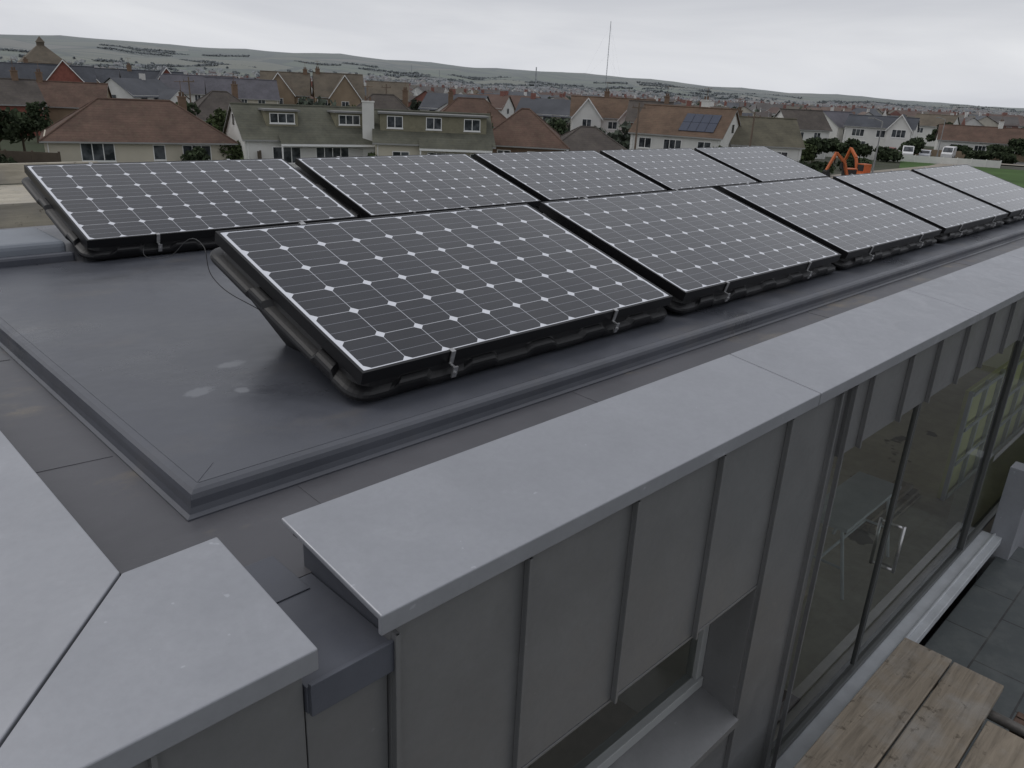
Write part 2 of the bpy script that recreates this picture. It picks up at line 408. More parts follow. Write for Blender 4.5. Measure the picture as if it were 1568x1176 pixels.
b.add([(-.16,YF-.03,WS-.02),(1.075,YF-.03,WS-.02),(1.075,-.69,WS+.03),(-.16,-.69,WS+.03),(-.16,YF-.03,WS-.05),(1.075,YF-.03,WS-.05)],[(0,1,2,3),(0,4,5,1)])
b.obj('window_reveal',[M_zincf],bl,bevel=.001)
M_wf=simple('grey_window_frame',(.30,.31,.31),.4,.06)
M_wfd=simple('dark_glazing_frame',(.13,.135,.135),.4,.06,metal=.4)
b=MB()
yw=-.70
b.box(-.158,1.074,yw,yw+.05,WH-.055,WH-.013); b.box(-.158,1.074,yw-.01,yw+.05,WS+.03,WS+.075)
b.box(1.034,1.074,yw,yw+.05,WS+.075,WH-.055); b.box(-.158,-.12,yw,yw+.05,WS+.075,WH-.055)
b.obj('window_frame',[M_wf],bl,bevel=.003)
b=MB(); b.add([(-.12,yw+.02,WS+.075),(1.034,yw+.02,WS+.075),(1.034,yw+.02,WH-.055),(-.12,yw+.02,WH-.055)],[(0,1,2,3)])
b.obj('window_pane',[M_glass],bl)
yg=-.79; GB=-2.13
b=MB()
b.box(1.61,XE-.1,yg-.02,yg+.04,GH-.001,GH+.045)
b.box(1.612,1.640,yg-.02,yg+.04,GB,GH-.001)
for x in (4.55,6.4,8.2): b.box(x-.012,x+.012,yg-.022,yg+.03,GB,GH-.001)
b.box(2.665,2.680,yg-.012,yg+.012,GB+.03,GH-.001); b.box(2.686,2.700,yg-.012,yg+.012,GB+.03,GH-.001)
b.box(1.640,XE-.1,yg-.02,yg+.04,GB-.03,GB+.0)
b.obj('glazing_frame',[M_wfd],bl,bevel=.002)
b=MB(); b.add([(1.640,yg,GB),(XE-.1,yg,GB),(XE-.1,yg,GH),(1.640,yg,GH)],[(0,1,2,3)]); b.obj('glazing',[M_glass],bl)
M_sill=simple('white_sill',(.50,.52,.54),.4,.12,6)
b=MB(); b.box(1.50,5.05,-.945,-.80,-2.225,-2.165); b.box(1.50,5.05,-.90,-.885,-2.165,-2.150); b.obj('threshold_sill',[M_sill],bl,bevel=.004)
b=MB()
for y in (yg-.06,yg+.06):
    for x in (2.76,):
        b.tube((x,y,-1.50),(x,y,-1.22),.009,n=12)
        for z in (-1.49,-1.23): b.tube((x,y,z),(x,yg,z),.008,n=8)
b.obj('door_handle',[M_steel],bl,smooth=True)
t=NT('stained_screed'); n1=t.noise(1.6,6,.65); n2=t.noise(2.6,3,.5); n3=t.noise(14,4,.6)
c=t.ramp(n1,[(.3,(.42,.38,.32)),(.7,(.62,.58,.51))]); c=t.mix(t.math('MULTIPLY',t.ramp(n3,[(.4,0.),(.8,1.)]),.3),c,(.25,.22,.18)); c=t.mix(t.ramp(n2,[(.66,0.),(.685,.8)]),c,(.07,.055,.045)); t.color(c); M_floor=t.set(.6,0,.4)
M_int=simple('plaster',(.75,.74,.70),.9,.06)
b=MB()
b.box(-1.22,XE,-.80,YB,-2.4,-2.16); b.obj('floor_slab',[M_floor],bl)
b=MB()
b.box(-1.23,-1.19,-.81,YB,-2.16,-.3); b.box(XE-.05,XE,-.78,YB,-2.16,-.3)
b.box(-1.19,XE-.05,YB-.05,YB,-2.16,-1.95); b.box(-1.19,XE-.05,YB-.05,YB,-.55,-.41)  # opening in the unseen back wall, added to let daylight brighten the room
for x in np.arange(-1.1,9.6,1.5): b.box(x-.06,x+.06,YB-.05,YB,-1.95,-.55)
b.box(1.52,1.60,-.78,1.2,-2.16,-.3)
b.obj('inner_walls',[M_int],bl)
b=MB(); b.box(-1.22,XE,-.79,YB,-.40,-.29); b.obj('ceiling',[M_int],bl)
b=MB(); b.box(-1.23,XE,-.79,YB,GZ,-2.41); b.obj('lower_storey',[M_zincf],bl)
M_yg=simple('pale_green_reflection',(.66,.66,.36),.7,.1)
sc_=empty('reflection_screen')  # solid panel and grid added to imitate yellow-green reflections in the glazing
b=MB(); b.box(5.3,9.2,-.42,-.39,-2.15,-1.2); b.obj('panel',[M_yg],sc_)
b=MB()
for x in np.arange(5.3,9.3,.42): b.box(x-.02,x+.02,-.45,-.421,-2.15,-1.2)
for z in (-2.12,-1.82,-1.52,-1.22): b.box(5.3,9.2,-.462,-.451,z-.015,z+.015)
b.obj('grid',[M_sill],sc_)
tr=empty('white_trestle_table')
b=MB(); b.box(3.25,4.15,-.42,-.12,-1.66,-1.635); b.obj('top',[M_sill],tr,bevel=.004)
b=MB()
for x in (3.32,4.08):
    for y0,y1 in ((-.46,-.36),(-.06,-.17)): b.tube((x,y0,-2.16),(x,y1,-1.66),.012)
    b.tube((x,-.42,-1.95),(x,-.10,-1.95),.009)
b.tube((3.32,-.26,-1.95),(4.08,-.26,-1.95),.009)
b.obj('legs',[M_sill],tr)
mt=empty('door_mat'); b=MB(); b.box(1.85,2.25,-.70,-.48,-2.158,-2.148); b.obj('mat',[simple('brown_mat',(.10,.06,.045),.9,.2,20)],mt,bevel=.004)
# building materials left inside: stacked boards and a bucket
st=empty('timber_stack'); b=MB()
for i,(x0,x1,y0,z) in enumerate(((4.3,5.2,-.30,0),(4.32,5.22,-.15,0),(4.28,5.18,-.28,.04),(4.35,5.1,-.14,.042),(4.3,5.15,-.24,.082))): b.box(x0,x1,y0,y0+.14,-2.158+z,-2.122+z)
b.obj('planks',[M_wood],st,bevel=.003)
bu=empty('bucket'); b=MB(); b.tube((2.95,-.12,-2.158),(2.95,-.12,-1.93),.085,.11,n=18); b.tube((2.95,-.12,-1.945),(2.95,-.12,-1.925),.116,.116,n=18); b.obj('pail',[simple('black_bucket',(.03,.03,.03),.5,.1)],bu)
b=MB(); 
for i in range(8):
    a0=math.pi*i/8;a1=math.pi*(i+1)/8; b.tube((2.95+.11*math.cos(a0),-.12,-1.93+.10*math.sin(a0)),(2.95+.11*math.cos(a1),-.12,-1.93+.10*math.sin(a1)),.003,n=5)
b.obj('handle',[M_steel],bu)
t=NT('slate_paving'); 
br=t.N('ShaderNodeTexBrick'); br.inputs['Scale'].default_value=1; br.inputs['Brick Width'].default_value=.6; br.inputs['Row Height'].default_value=.3
br.inputs['Mortar Size'].default_value=.006; br.inputs['Color1'].default_value=(.05,.06,.062,1); br.inputs['Color2'].default_value=(.08,.092,.092,1); br.inputs['Mortar'].default_value=(.02,.02,.02,1)
t.L(t.tc.outputs['Object'],br.inputs[0]); n=t.noise(5,6,.7)
t.color(t.mix(t.ramp(n,[(.45,0.),(.8,.6)]),br.outputs[0],(.15,.16,.15))); t.bump(n,.3,.01); M_slate=t.set(.45,0,.5)
te=empty('slate_terrace')
b=MB(); b.box(-3.5,5.35,-5.5,-.946,-2.6,-2.33); b.box(-3.5,1.5,-.946,-.84,-2.6,-2.33); b.obj('paving',[M_slate],te)
b=MB(); b.box(-3.5,11,-5.5,-.86,GZ,-2.61); b.obj('terrace_base',[M_zincd],te)
b=MB(); b.box(5.05,5.20,-1.02,-.86,-2.6,-1.6); b.box(5.20,9.6,-1.02,-.99,-2.6,-1.95); b.obj('side_upstand',[M_zinc],te,bevel=.004)

# ------------------------------------------------------------------ scaffold boards foreground
def board(x0,x1,y0,y1,z,mat,parent):
    b=MB(); b.box(x0,x1,y0,y1,z-.038,z); o=b.obj('board',[mat],parent,bevel=.005); return o
sf=empty('scaffold_platform')
board(-.6,2.52,-1.265,-1.04,-1.68,M_wood,sf)
board(-.6,2.515,-1.495,-1.274,-1.682,M_wood,sf)
board(-.6,2.20,-1.735,-1.508,-1.676,M_wood,sf)
board(-.6,2.55,-1.965,-1.745,-1.68,M_wood,sf)
M_tube=simple('galvanised_tube',(.22,.21,.195),.5,.25,20,metal=.5)
b=MB()
b.tube((2.35,-1.06,-1.75),(2.35,-2.6,-1.75),.024,n=14); b.tube((.4,-1.06,-1.75),(.4,-2.6,-1.75),.024,n=14)
b.tube((-.6,-1.62,-1.80),(3.0,-1.62,-1.80),.024,n=14)
b.tube((2.75,-1.66,-2.33),(2.75,-1.66,-1.5),.024,n=14)
b.obj('tubes',[M_tube],sf,smooth=True)
b=MB()
for x in (2.38,2.42): b.box(x-.03,x+.03,-1.66,-1.58,-1.83,-1.73)
b.box(2.71,2.79,-1.71,-1.60,-1.84,-1.76)
b.obj('couplers',[simple('rusty_coupler',(.12,.075,.055),.7,.3,30)],sf,bevel=.006)
sr=empty('scaffold_platform')
M_wood2=wood('pale_scaffold_wood',(.46,.425,.35))
for i in range(5): board(-4,1.0,4.4+i*.232,4.4+i*.232+.225,-.08,M_wood2,sr)
b=MB(); b.box(-4,1.1,5.60,5.638,-.08,.08); b.box(-4,1.0,4.30,4.338,-.22,-.05); b.obj('toe_board',[M_wood2],sr,bevel=.004)
b=MB()
for x in (-3.2,.9): b.tube((x,5.7,GZ),(x,5.7,.0),.024,n=10)
b.tube((-4,5.66,-.14),(1.1,5.66,-.14),.024,n=10); b.obj('tubes',[M_tube],sr)

# ================================================================== TOWN
HAZE=(.31,.33,.35)  # aerial haze, painted into base colours according to distance
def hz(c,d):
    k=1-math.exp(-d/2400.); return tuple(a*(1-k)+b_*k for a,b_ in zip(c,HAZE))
def roofmat(name,c,d=80,moss=.3,lines=.35):
    t=NT(name)
    n1=t.noise(.5,5,.65); n2=t.noise(3,5,.7); n3=t.noise(1,5,.6,stretch=(3,3,.5))
    s=t.N('ShaderNodeSeparateXYZ'); t.L(t.tc.outputs['Object'],s.inputs[0])
    ln=t.math('FRACT',t.math('DIVIDE',s.outputs[2],.19))
    a=t.ramp(n1,[(.3,hz(sc(c,.68),d)),(.7,hz(sc(c,1.3),d))])
    a=t.mix(t.math('MULTIPLY',t.ramp(n2,[(.5,0.),(.72,1.)]),moss),a,hz((.15,.14,.085),d))
    a=t.mix(t.math('MULTIPLY',t.ramp(n3,[(.5,0.),(.75,1.)]),.4),a,hz(sc(c,.5),d))
    a=t.mix(t.math('MULTIPLY',t.ramp(ln,[(.0,1.),(.25,0.)]),lines),a,hz(sc(c,.3),d))
    t.color(a); return t.set(.85,0,.2)
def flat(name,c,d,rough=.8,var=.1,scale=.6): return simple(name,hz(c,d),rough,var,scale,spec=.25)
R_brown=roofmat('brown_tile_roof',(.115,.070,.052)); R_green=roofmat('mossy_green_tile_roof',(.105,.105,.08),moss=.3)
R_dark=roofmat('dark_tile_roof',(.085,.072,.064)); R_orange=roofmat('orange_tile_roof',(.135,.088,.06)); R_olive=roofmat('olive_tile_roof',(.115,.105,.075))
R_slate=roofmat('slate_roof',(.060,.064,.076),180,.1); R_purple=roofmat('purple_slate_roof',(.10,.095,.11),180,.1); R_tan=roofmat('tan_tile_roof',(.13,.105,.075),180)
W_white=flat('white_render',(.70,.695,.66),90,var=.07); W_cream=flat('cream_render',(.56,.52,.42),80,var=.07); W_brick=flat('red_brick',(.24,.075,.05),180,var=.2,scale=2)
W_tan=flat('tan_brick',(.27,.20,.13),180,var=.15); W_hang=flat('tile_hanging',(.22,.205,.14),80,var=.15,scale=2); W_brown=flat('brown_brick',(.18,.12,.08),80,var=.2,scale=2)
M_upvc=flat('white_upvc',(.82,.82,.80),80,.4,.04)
M_gutter=flat('grey_guttering',(.30,.30,.29),80,.5)
t=NT('dark_window_glass'); t.color(t.ramp(t.noise(1.2,2),[(.4,(.02,.025,.03)),(.65,(.10,.11,.12))])); M_wg=t.set(.12,0,.6)
M_flatroof=flat('grey_felt',(.20,.20,.195),80)

def add_window(b,x,z,w,h,y,n=2,face=-1):
    f=.07
    b.box(x-w/2-.04,x+w/2+.04,y-.05,y+.02,z-.09,z-.0,0)
    b.box(x-w/2,x+w/2,y-.04,y+.02,z+h-f,z+h,0); b.box(x-w/2,x+w/2,y-.04,y+.02,z,z+f,0)
    for i in range(n+1):
        xx=x-w/2+f/2+(w-f)*i/n; b.box(xx-f/2,xx+f/2,y-.04,y+.02,z+f,z+h-f,0)
    b.add([(x-w/2,y-.015,z),(x+w/2,y-.015,z),(x+w/2,y-.015,z+h),(x-w/2,y-.015,z+h)],[(0,1,2,3)],1)
def house(name,az,d,L,W,eave,ridge,rot=0,hip=False,roof=R_brown,wall=W_white,wins=(),dorm=(),chim=(),gwins=(),ov=.35,solar=None,crossg=(),porch=None,dcol=None):
    x,y,z=polar(az,d)
    e0=empty(name,(x,y,z),math.radians(az-90+rot))
    hw=W/2; hl=L/2
    b=MB(); b.box(-hl,hl,-hw,hw,-1,eave)
    if not hip:
        for s in (-1,1):
            b.add([(s*hl,-hw,eave),(s*hl,hw,eave),(s*hl,0,ridge-.1)],[(0,1,2)])
    r=MB(); sl=(ridge-eave)/hw; oe=eave-ov*sl; X=hl+ov*.7; Y=hw+ov; th=.14
    if hip:
        rl=max(.3,hl-hw*.95)
        V=[(-X,-Y,oe),(X,-Y,oe),(X,Y,oe),(-X,Y,oe),(-rl,0,ridge),(rl,0,ridge)]
        r.add(V,[(0,1,5,4),(1,2,5),(2,3,4,5),(3,0,4),(3,2,1,0)])
        r.tube(V[4],V[5],.1,n=6); 
        for i,j in((0,4),(3,4),(1,5),(2,5)): r.tube(V[i],V[j],.09,n=6)
        r.box(-X,X,-Y-.03,-Y+.1,oe-.13,oe-.002,1)
    else:
        V=[(-X,-Y,oe),(X,-Y,oe),(X,0,ridge),(-X,0,ridge),(-X,Y,oe),(X,Y,oe)]
        V2=[(a,b_,c-th) for a,b_,c in V]
        r.add(V+V2,[(0,1,2,3),(3,2,5,4),(7,6,9,8),(8,9,10,11)],0)
        r.add(V+V2,[(0,6,7,1),(0,3,9,6),(3,4,10,9),(1,7,8,2),(2,8,11,5),(4,5,11,10)],1)
        r.tube((-X,0,ridge),(X,0,ridge),.11,n=6)
    r.obj('roof',[roof,M_gutter],e0)
    b.obj('walls',[wall],e0)
    wb=MB()
    for (wx,wz,ww,wh,n) in wins: add_window(wb,wx,wz,ww,wh,-hw,n)
    wb.tube((-hl+.25,-hw-.06,0),(-hl+.25,-hw-.06,eave-.1),.045,n=6); wb.tube((hl-.25,-hw-.06,0),(hl-.25,-hw-.06,eave-.1),.045,n=6)
    db=MB()
    for (dx,dw,dh,dz0,wwn) in dorm:
        yb=-hw+(dz0-eave)/sl
        yt=-hw+(dz0+dh-eave)/sl+.3
        db.box(dx-dw/2,dx+dw/2,yb,min(yt,0.3),dz0-.1,dz0+dh,0)
        db.box(dx-dw/2-.2,dx+dw/2+.2,yb-.25,min(yt,.3)+.05,dz0+dh+.002,dz0+dh+.16,1)
        for (o_,ww_,n_) in wwn: add_window(wb,dx+o_,dz0+.25,ww_,dh-.4,yb,n_)
    for (gx,gw,ge,gr,out,wl) in crossg:
        yb=-hw-out
        db.box(gx-gw/2,gx+gw/2,yb,-hw+.5,-1,ge,2)
        db.add([(gx-gw/2,yb,ge),(gx+gw/2,yb,ge),(gx,yb,gr-.08)],[(0,1,2)],2)
        yr=-hw+(gr-eave)/sl; yr=min(yr,0)
        a=gw/2+.3; zl=ge-.3*(gr-ge)/(gw/2)
        db.add([(gx-a,yb-.3,zl),(gx,yb-.3,gr),(gx,yr,gr),(gx-a,-hw,zl)],[(0,1,2,3)],3)
        db.add([(gx+a,yb-.3,zl),(gx,yb-.3,gr),(gx,yr,gr),(gx+a,-hw,zl)],[(3,2,1,0)],3)
        for s in(-1,1):
            db.add([(gx+s*a,yb-.31,zl),(gx,yb-.31,gr),(gx,yb-.31,gr-.22),(gx+s*a,yb-.31,zl-.22)],[(0,1,2,3)],4)
        for (o_,wz,ww_,wh_,n_) in wl: add_window(wb,gx+o_,wz,ww_,wh_,yb,n_)
    if porch:
        px0,px1,pd,pz=porch
        db.add([(px0,-hw-pd,pz),(px1,-hw-pd,pz),(px1,-hw+.1,pz+.9),(px0,-hw+.1,pz+.9),(px0,-hw-pd,pz-.15),(px1,-hw-pd,pz-.15)],[(0,1,2,3)],3)
        db.box(px0,px1,-hw-pd-.02,-hw-pd+.02,pz-.2,pz-.005,4)
        for q in (px0+.1,px1-.1): db.box(q-.06,q+.06,-hw-pd+.03,-hw-pd+.15,-.5,pz-.1,4)
    if db.V: db.obj('dormers',[dcol or W_hang,M_flatroof,wall,roof,M_upvc],e0)
    if wb.V: wb.obj('windows',[M_upvc,M_wg],e0)
    if gwins:
        g=MB()
        for (wy,wz,ww,wh) in gwins:
            for s in(-1,1):
                g.box(s*hl-.03,s*hl+.03,wy-ww/2,wy+ww/2,wz,wz+wh,0); g.box(s*hl-.04,s*hl+.04,wy-ww/2+.07,wy+ww/2-.07,wz+.07,wz+wh-.07,1)
        g.obj('gable_windows',[M_upvc,M_wg],e0)
    if chim:
        c=MB()
        for (cx,cy,w_,top,m_) in chim:
            c.box(cx-w_/2,cx+w_/2,cy-w_*.4,cy+w_*.4,eave*.5 if abs(cx)<hl else -.5,top,m_); c.box(cx-w_/2-.06,cx+w_/2+.06,cy-w_*.4-.06,cy+w_*.4+.06,top+.002,top+.12,m_)
            for s in(-.2,.2): c.tube((cx+s*w_,cy,top+.12),(cx+s*w_,cy,top+.5),.11,.09,n=8,m=2)
            c.tube((cx,cy+.2,top),(cx,cy+.2,top+1.5),.025,n=5); c.tube((cx-.5,cy+.2,top+1.4),(cx+.5,cy+.2,top+1.4),.02,n=5)
        c.obj('chimney',[W_brown,W_white,R_orange],e0)
    if solar:
        s0=MB(); x0,n_,v0=solar; an=math.atan(sl)
        for i in range(n_):
            for j in range(2):
                xa=x0+i*1.05; def_=lambda u,v,n2:(xa+u, -hw+v*math.cos(an)-n2*math.sin(an), eave+v*math.sin(an)+n2*math.cos(an))
                s0.box(0,1.0,v0+j*1.65,v0+j*1.65+1.6,.05,.1,0,def_)
        s0.obj('roof_solar_panels',[simple('blue_solar',(.03,.04,.07),.25,.1,spec=.5)],e0)
    return e0

house('bungalow',69.9,82,15.0,9.5,2.6,5.6,rot=4,hip=True,roof=R_brown,wall=W_cream,ov=.45,
  wins=[(-3.6,.7,2.6,1.5,3),(1.2,.8,1.0,1.3,1),(4.3,.8,2.4,1.3,3)],
  crossg=[],chim=[(4.2,1.6,.7,5.9,0)])
house('chalet_house',59.8,82,12.4,8.6,3.0,5.65,rot=15,roof=R_green,wall=W_white,
  wins=[(-2.5,.7,2.6,1.5,3),(1.8,.7,3.2,1.5,4)],
  dorm=[(-2.4,2.9,1.3,3.90,[(0,2.3,3)]),(4.0,2.6,1.3,3.90,[(0,2.1,3)])],gwins=[(-1.5,.9,1.3,1.3),(0,3.7,1.0,1.1)],porch=(-3.2,6,1.0,2.5))
house('chalet_house',50.9,82,11.2,9.0,3.0,5.6,rot=4,roof=R_green,wall=W_cream,
  wins=[(-3.2,.6,1.6,1.5,2),(.6,.6,2.6,1.5,3),(4.3,.6,1.8,1.5,3)],
  dorm=[(0,10.2,1.5,3.85,[(-3.7,1.5,2),(0,1.5,2),(3.7,1.6,2)])],chim=[(-6.2,-2.4,1.1,6.3,1)],porch=(-1.5,5.4,1.0,2.5))
house('bungalow',44.4,88,9.4,9,2.9,6.2,rot=-3,hip=True,roof=R_brown,wall=W_brown,wins=[(-1.8,.9,1.4,1.3,2),(1.6,.9,2.0,1.3,3)],chim=[(-4.0,1,.7,5.2,0)])
house('bungalow',40.0,88,8.2,7,2.6,4.7,rot=8,hip=True,roof=R_dark,wall=W_brown,wins=[(-1.5,.9,1.6,1.2,2)])
house('white_house',38.4,128,12.5,8,5.0,7.6,rot=3,roof=R_orange,wall=W_white,wins=[(0,3.2,1.4,1.1,2),(0,.9,1.6,1.2,2)],
  crossg=[(-3.9,4.2,4.9,7.5,.8,[(0,3.4,1.4,1.1,2),(0,1.0,1.8,1.2,2)]),(3.0,4.2,4.9,7.5,.8,[(0,3.4,1.4,1.1,2),(0,1.0,1.8,1.2,2)])],chim=[(-1,.5,.8,8.4,0)])
house('brick_house',35.8,122,6,7,4.8,7.4,rot=-4,roof=R_dark,wall=W_brick,wins=[(-1.3,3,1.3,1.1,2),(1.2,3,1.1,1.1,2)],chim=[(2.2,0,.7,8.1,0)])
house('white_house',33.2,101,11.0,8.4,4.2,7.1,rot=-18,roof=R_orange,wall=W_white,wins=[(-3.6,2.3,1.6,1.2,2),(-.2,2.3,2.2,1.2,3),(3.6,2.3,1.6,1.2,2)],
  solar=(0.2,4,.5),chim=[(1.8,.4,.9,7.9,1)],gwins=[(0,4.4,1.1,1.1),(-1.5,1.6,1.2,1.2)])
house('house',28.5,104,8.4,8,3.5,6.3,rot=18,roof=R_olive,wall=W_white,wins=[(-2,1.5,1.6,1.2,2),(1.8,1.5,1.6,1.2,2)],chim=[(-2.6,.3,.6,6.9,0)])
house('white_house',26.0,140,7,7,4.6,7.2,rot=30,roof=R_dark,wall=W_white,wins=[(-1.5,2.9,1.2,1.1,2),(1.4,2.9,1.2,1.1,2)],gwins=[(0,3,1.2,1.1)])
house('white_house',23.8,178,9,8,4.4,7.0,rot=55,roof=R_purple,wall=W_white,wins=[(-2,2.8,1.6,1.2,2),(2,2.8,1.6,1.2,2)],gwins=[(0,3.1,1.6,1.2),(0,.9,2.2,1.4)])
house('white_house',21.0,172,12,8,4.8,6.6,rot=-6,roof=R_slate,wall=W_white,wins=[(-3.5,2.9,2.2,1.3,3),(.5,2.9,1.6,1.3,2),(3.8,2.6,2.4,1.6,3),(-3,.6,2.4,1.5,3)],crossg=[(3.6,4.0,4.7,7.2,.8,[(0,3.1,2.4,1.4,3)])])
house('white_house',15.4,186,15,9,3.0,5.6,rot=5,roof=R_brown,wall=W_white,wins=[(-4.2,.9,2,1.3,3),(0,.9,2,1.3,3),(4.2,.9,2,1.3,3)],chim=[(3,0,.8,6.6,1)])
house('house',18.0,225,9,8,4.8,7.2,rot=-15,roof=R_tan,wall=W_white,wins=[(-2,2.9,1.4,1.2,2),(2,2.9,1.4,1.2,2)],gwins=[(0,3,1.2,1.1)])
W2=[(-3,3.2,1.3,1.2,2),(0,3.2,1.1,1.2,2),(3,3.2,1.3,1.2,2),(-3,.8,1.3,1.3,2),(3,.8,1.3,1.3,2)]
G2=[(0,3.2,1.4,1.3,2),(0,.8,1.6,1.3,2)]
house('brick_house',76.6,205,14,8,5.2,8.4,rot=6,roof=R_slate,wall=W_brick,wins=W2,chim=[(4,0,.8,9.2,0)])
house('brick_house',73.9,180,12,8,5.0,8.4,rot=0,roof=R_slate,wall=W_brick,wins=[(-3.6,3.2,1.2,1.2,2)],crossg=[(1,6.8,5.4,9.4,1.2,G2)])
house('brick_house',71.2,200,12,8,5.2,8.2,rot=-8,roof=R_slate,wall=W_tan,wins=W2,crossg=[(-3,4.6,5.2,7.8,1.2,G2)])
house('brick_house',68.7,178,11,8,5.0,8.2,rot=6,roof=R_slate,wall=W_brick,wins=[(-3,3.2,1.2,1.2,2)],crossg=[(2,6.0,5.2,9.0,1.2,G2)],chim=[(-4,0,.8,8.9,0)])
house('house',66.0,172,13,8,4.8,7.8,rot=-6,roof=R_purple,wall=W_white,wins=W2)
house('house',63.4,160,12,8,4.6,7.6,rot=4,roof=R_purple,wall=W_cream,wins=W2)
house('stone_house',60.6,170,9,8,5.4,9.2,rot=-4,roof=R_tan,wall=W_tan,wins=[(3,3.4,1.2,1.2,2)],crossg=[(-1,5.6,5.4,9.1,1,G2)],chim=[(3.8,0,.8,9.8,0)])
house('stone_house',57.2,165,9,8,5.4,9.4,rot=5,roof=R_tan,wall=W_tan,wins=[(-3,3.4,1.2,1.2,2)],crossg=[(.8,5.6,5.4,9.2,1,G2)],chim=[(-3.8,0,.8,10,0)])
house('stone_house',53.9,190,9,8,5.2,8.4,rot=0,roof=R_tan,wall=W_tan,wins=W2[:3])
house('bungalow',64.8,118,10,8.5,2.8,6.0,rot=12,hip=True,roof=R_dark,wall=W_cream,wins=[(-2,.9,1.8,1.3,2),(2,.9,1.8,1.3,2)],chim=[(2,0,.7,6.9,0)])
house('house',73.6,128,10,8.5,3.4,6.2,rot=-10,roof=R_brown,wall=W_tan,wins=W2[3:],chim=[(-3,0,.7,7.2,0)])
house('house',77.6,120,10,8.5,3.8,6.4,rot=8,roof=R_dark,wall=W_brick,wins=W2[3:],chim=[(3,0,.7,7.3,0)])
house('bungalow',54.2,116,11,8.5,3.2,6.6,rot=-5,hip=True,roof=R_dark,wall=W_brown,wins=[(-2,.9,1.8,1.3,2)],chim=[(3,0,.7,7.2,0)])
house('bungalow',48.2,122,12,8.5,3.2,6.6,rot=5,hip=True,roof=R_brown,wall=W_brown,wins=[(-2,.9,1.8,1.3,2)],chim=[(-3,0,.7,7.2,0)])
tw=empty('tower',polar(74.6,240),math.radians(-10))
b=MB(); b.box(-4,4,-4,4,-1,9.0); b.obj('walls',[W_tan],tw)
b=MB(); b.add([(-5.2,-5.2,8.8),(5.2,-5.2,8.8),(5.2,5.2,8.8),(-5.2,5.2,8.8),(0,0,13.6)],[(0,1,4),(1,2,4),(2,3,4),(3,0,4),(3,2,1,0)]); b.box(-.8,.8,-.8,.8,12.6,13.6); b.add([(-1,-1,13.6),(1,-1,13.6),(1,1,13.6),(-1,1,13.6),(0,0,15)],[(0,1,4),(1,2,4),(2,3,4),(3,0,4)]); b.obj('roof',[R_tan],tw)

named=[(69.9,82),(59.8,82),(50.9,82),(44.4,88),(40,88),(38.4,128),(35.8,122),(33.2,101),(28.5,104),(26,140),(23.8,178),(21,172),(15.4,186),(18,225),(76.6,205),(73.9,180),(71.2,200),(68.7,178),(66,172),(63.4,160),(60.6,170),(57.2,165),(53.9,190),(74.6,240),(64.8,118),(73.6,128),(77.6,120),(54.2,116),(48.2,122)]
NP=[polar(a,d)[:2] for a,d in named]
hp=[(-180,20),(0,20),(13.4,34),(27,58),(36,84),(45.4,104),(54,114),(62,128),(70,126),(77,124),(85,110),(180,20)]
def hillH(az):
    a=(az+180)%360-180
    return float(np.interp(a,[p[0] for p in hp],[p[1] for p in hp]))
def ground_h(az,d):
    H=hillH(az)
    n=math.sin(az*.35+1)*.5+math.sin(az*.9)*.3+math.sin(az*2.3+2)*.2
    s=np.clip((d-1500)/(4200-1500),0,1); s=s*s*(3-2*s)
    s2=np.clip((d-900)/900,0,1); s2=s2*s2*(3-2*s2)
    z=H*s*(1+.05*n)+s2*6*(1+n)*math.exp(-((d-1900)/900)**2)
    if d>4400: z*=max(0.,1-(d-4400)/6000)
    return z
cols_w=[(.68,.67,.64),(.58,.54,.45),(.74,.73,.70),(.24,.10,.075),(.30,.23,.16)]
cols_r=[(.12,.072,.054),(.145,.092,.066),(.095,.08,.072),(.08,.083,.094),(.125,.108,.082)]
bands=[150,350,700,1400,2200]
dm=[];idx={}
for bi,bd in enumerate(bands):
    for k,c in enumerate(cols_w+cols_r):
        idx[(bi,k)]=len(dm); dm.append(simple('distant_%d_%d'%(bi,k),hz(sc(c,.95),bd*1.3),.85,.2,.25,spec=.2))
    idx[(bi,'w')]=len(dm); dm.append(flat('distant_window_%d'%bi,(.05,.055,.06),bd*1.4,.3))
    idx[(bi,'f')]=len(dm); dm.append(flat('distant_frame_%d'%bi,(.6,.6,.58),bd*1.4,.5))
def rotv(V,a,x,y,z):
    c,s=math.cos(a),math.sin(a); return [(x+c*p[0]-s*p[1],y+s*p[0]+c*p[1],z+p[2]) for p in V]
DH=MB(); cnt=0
ga=math.radians(20)
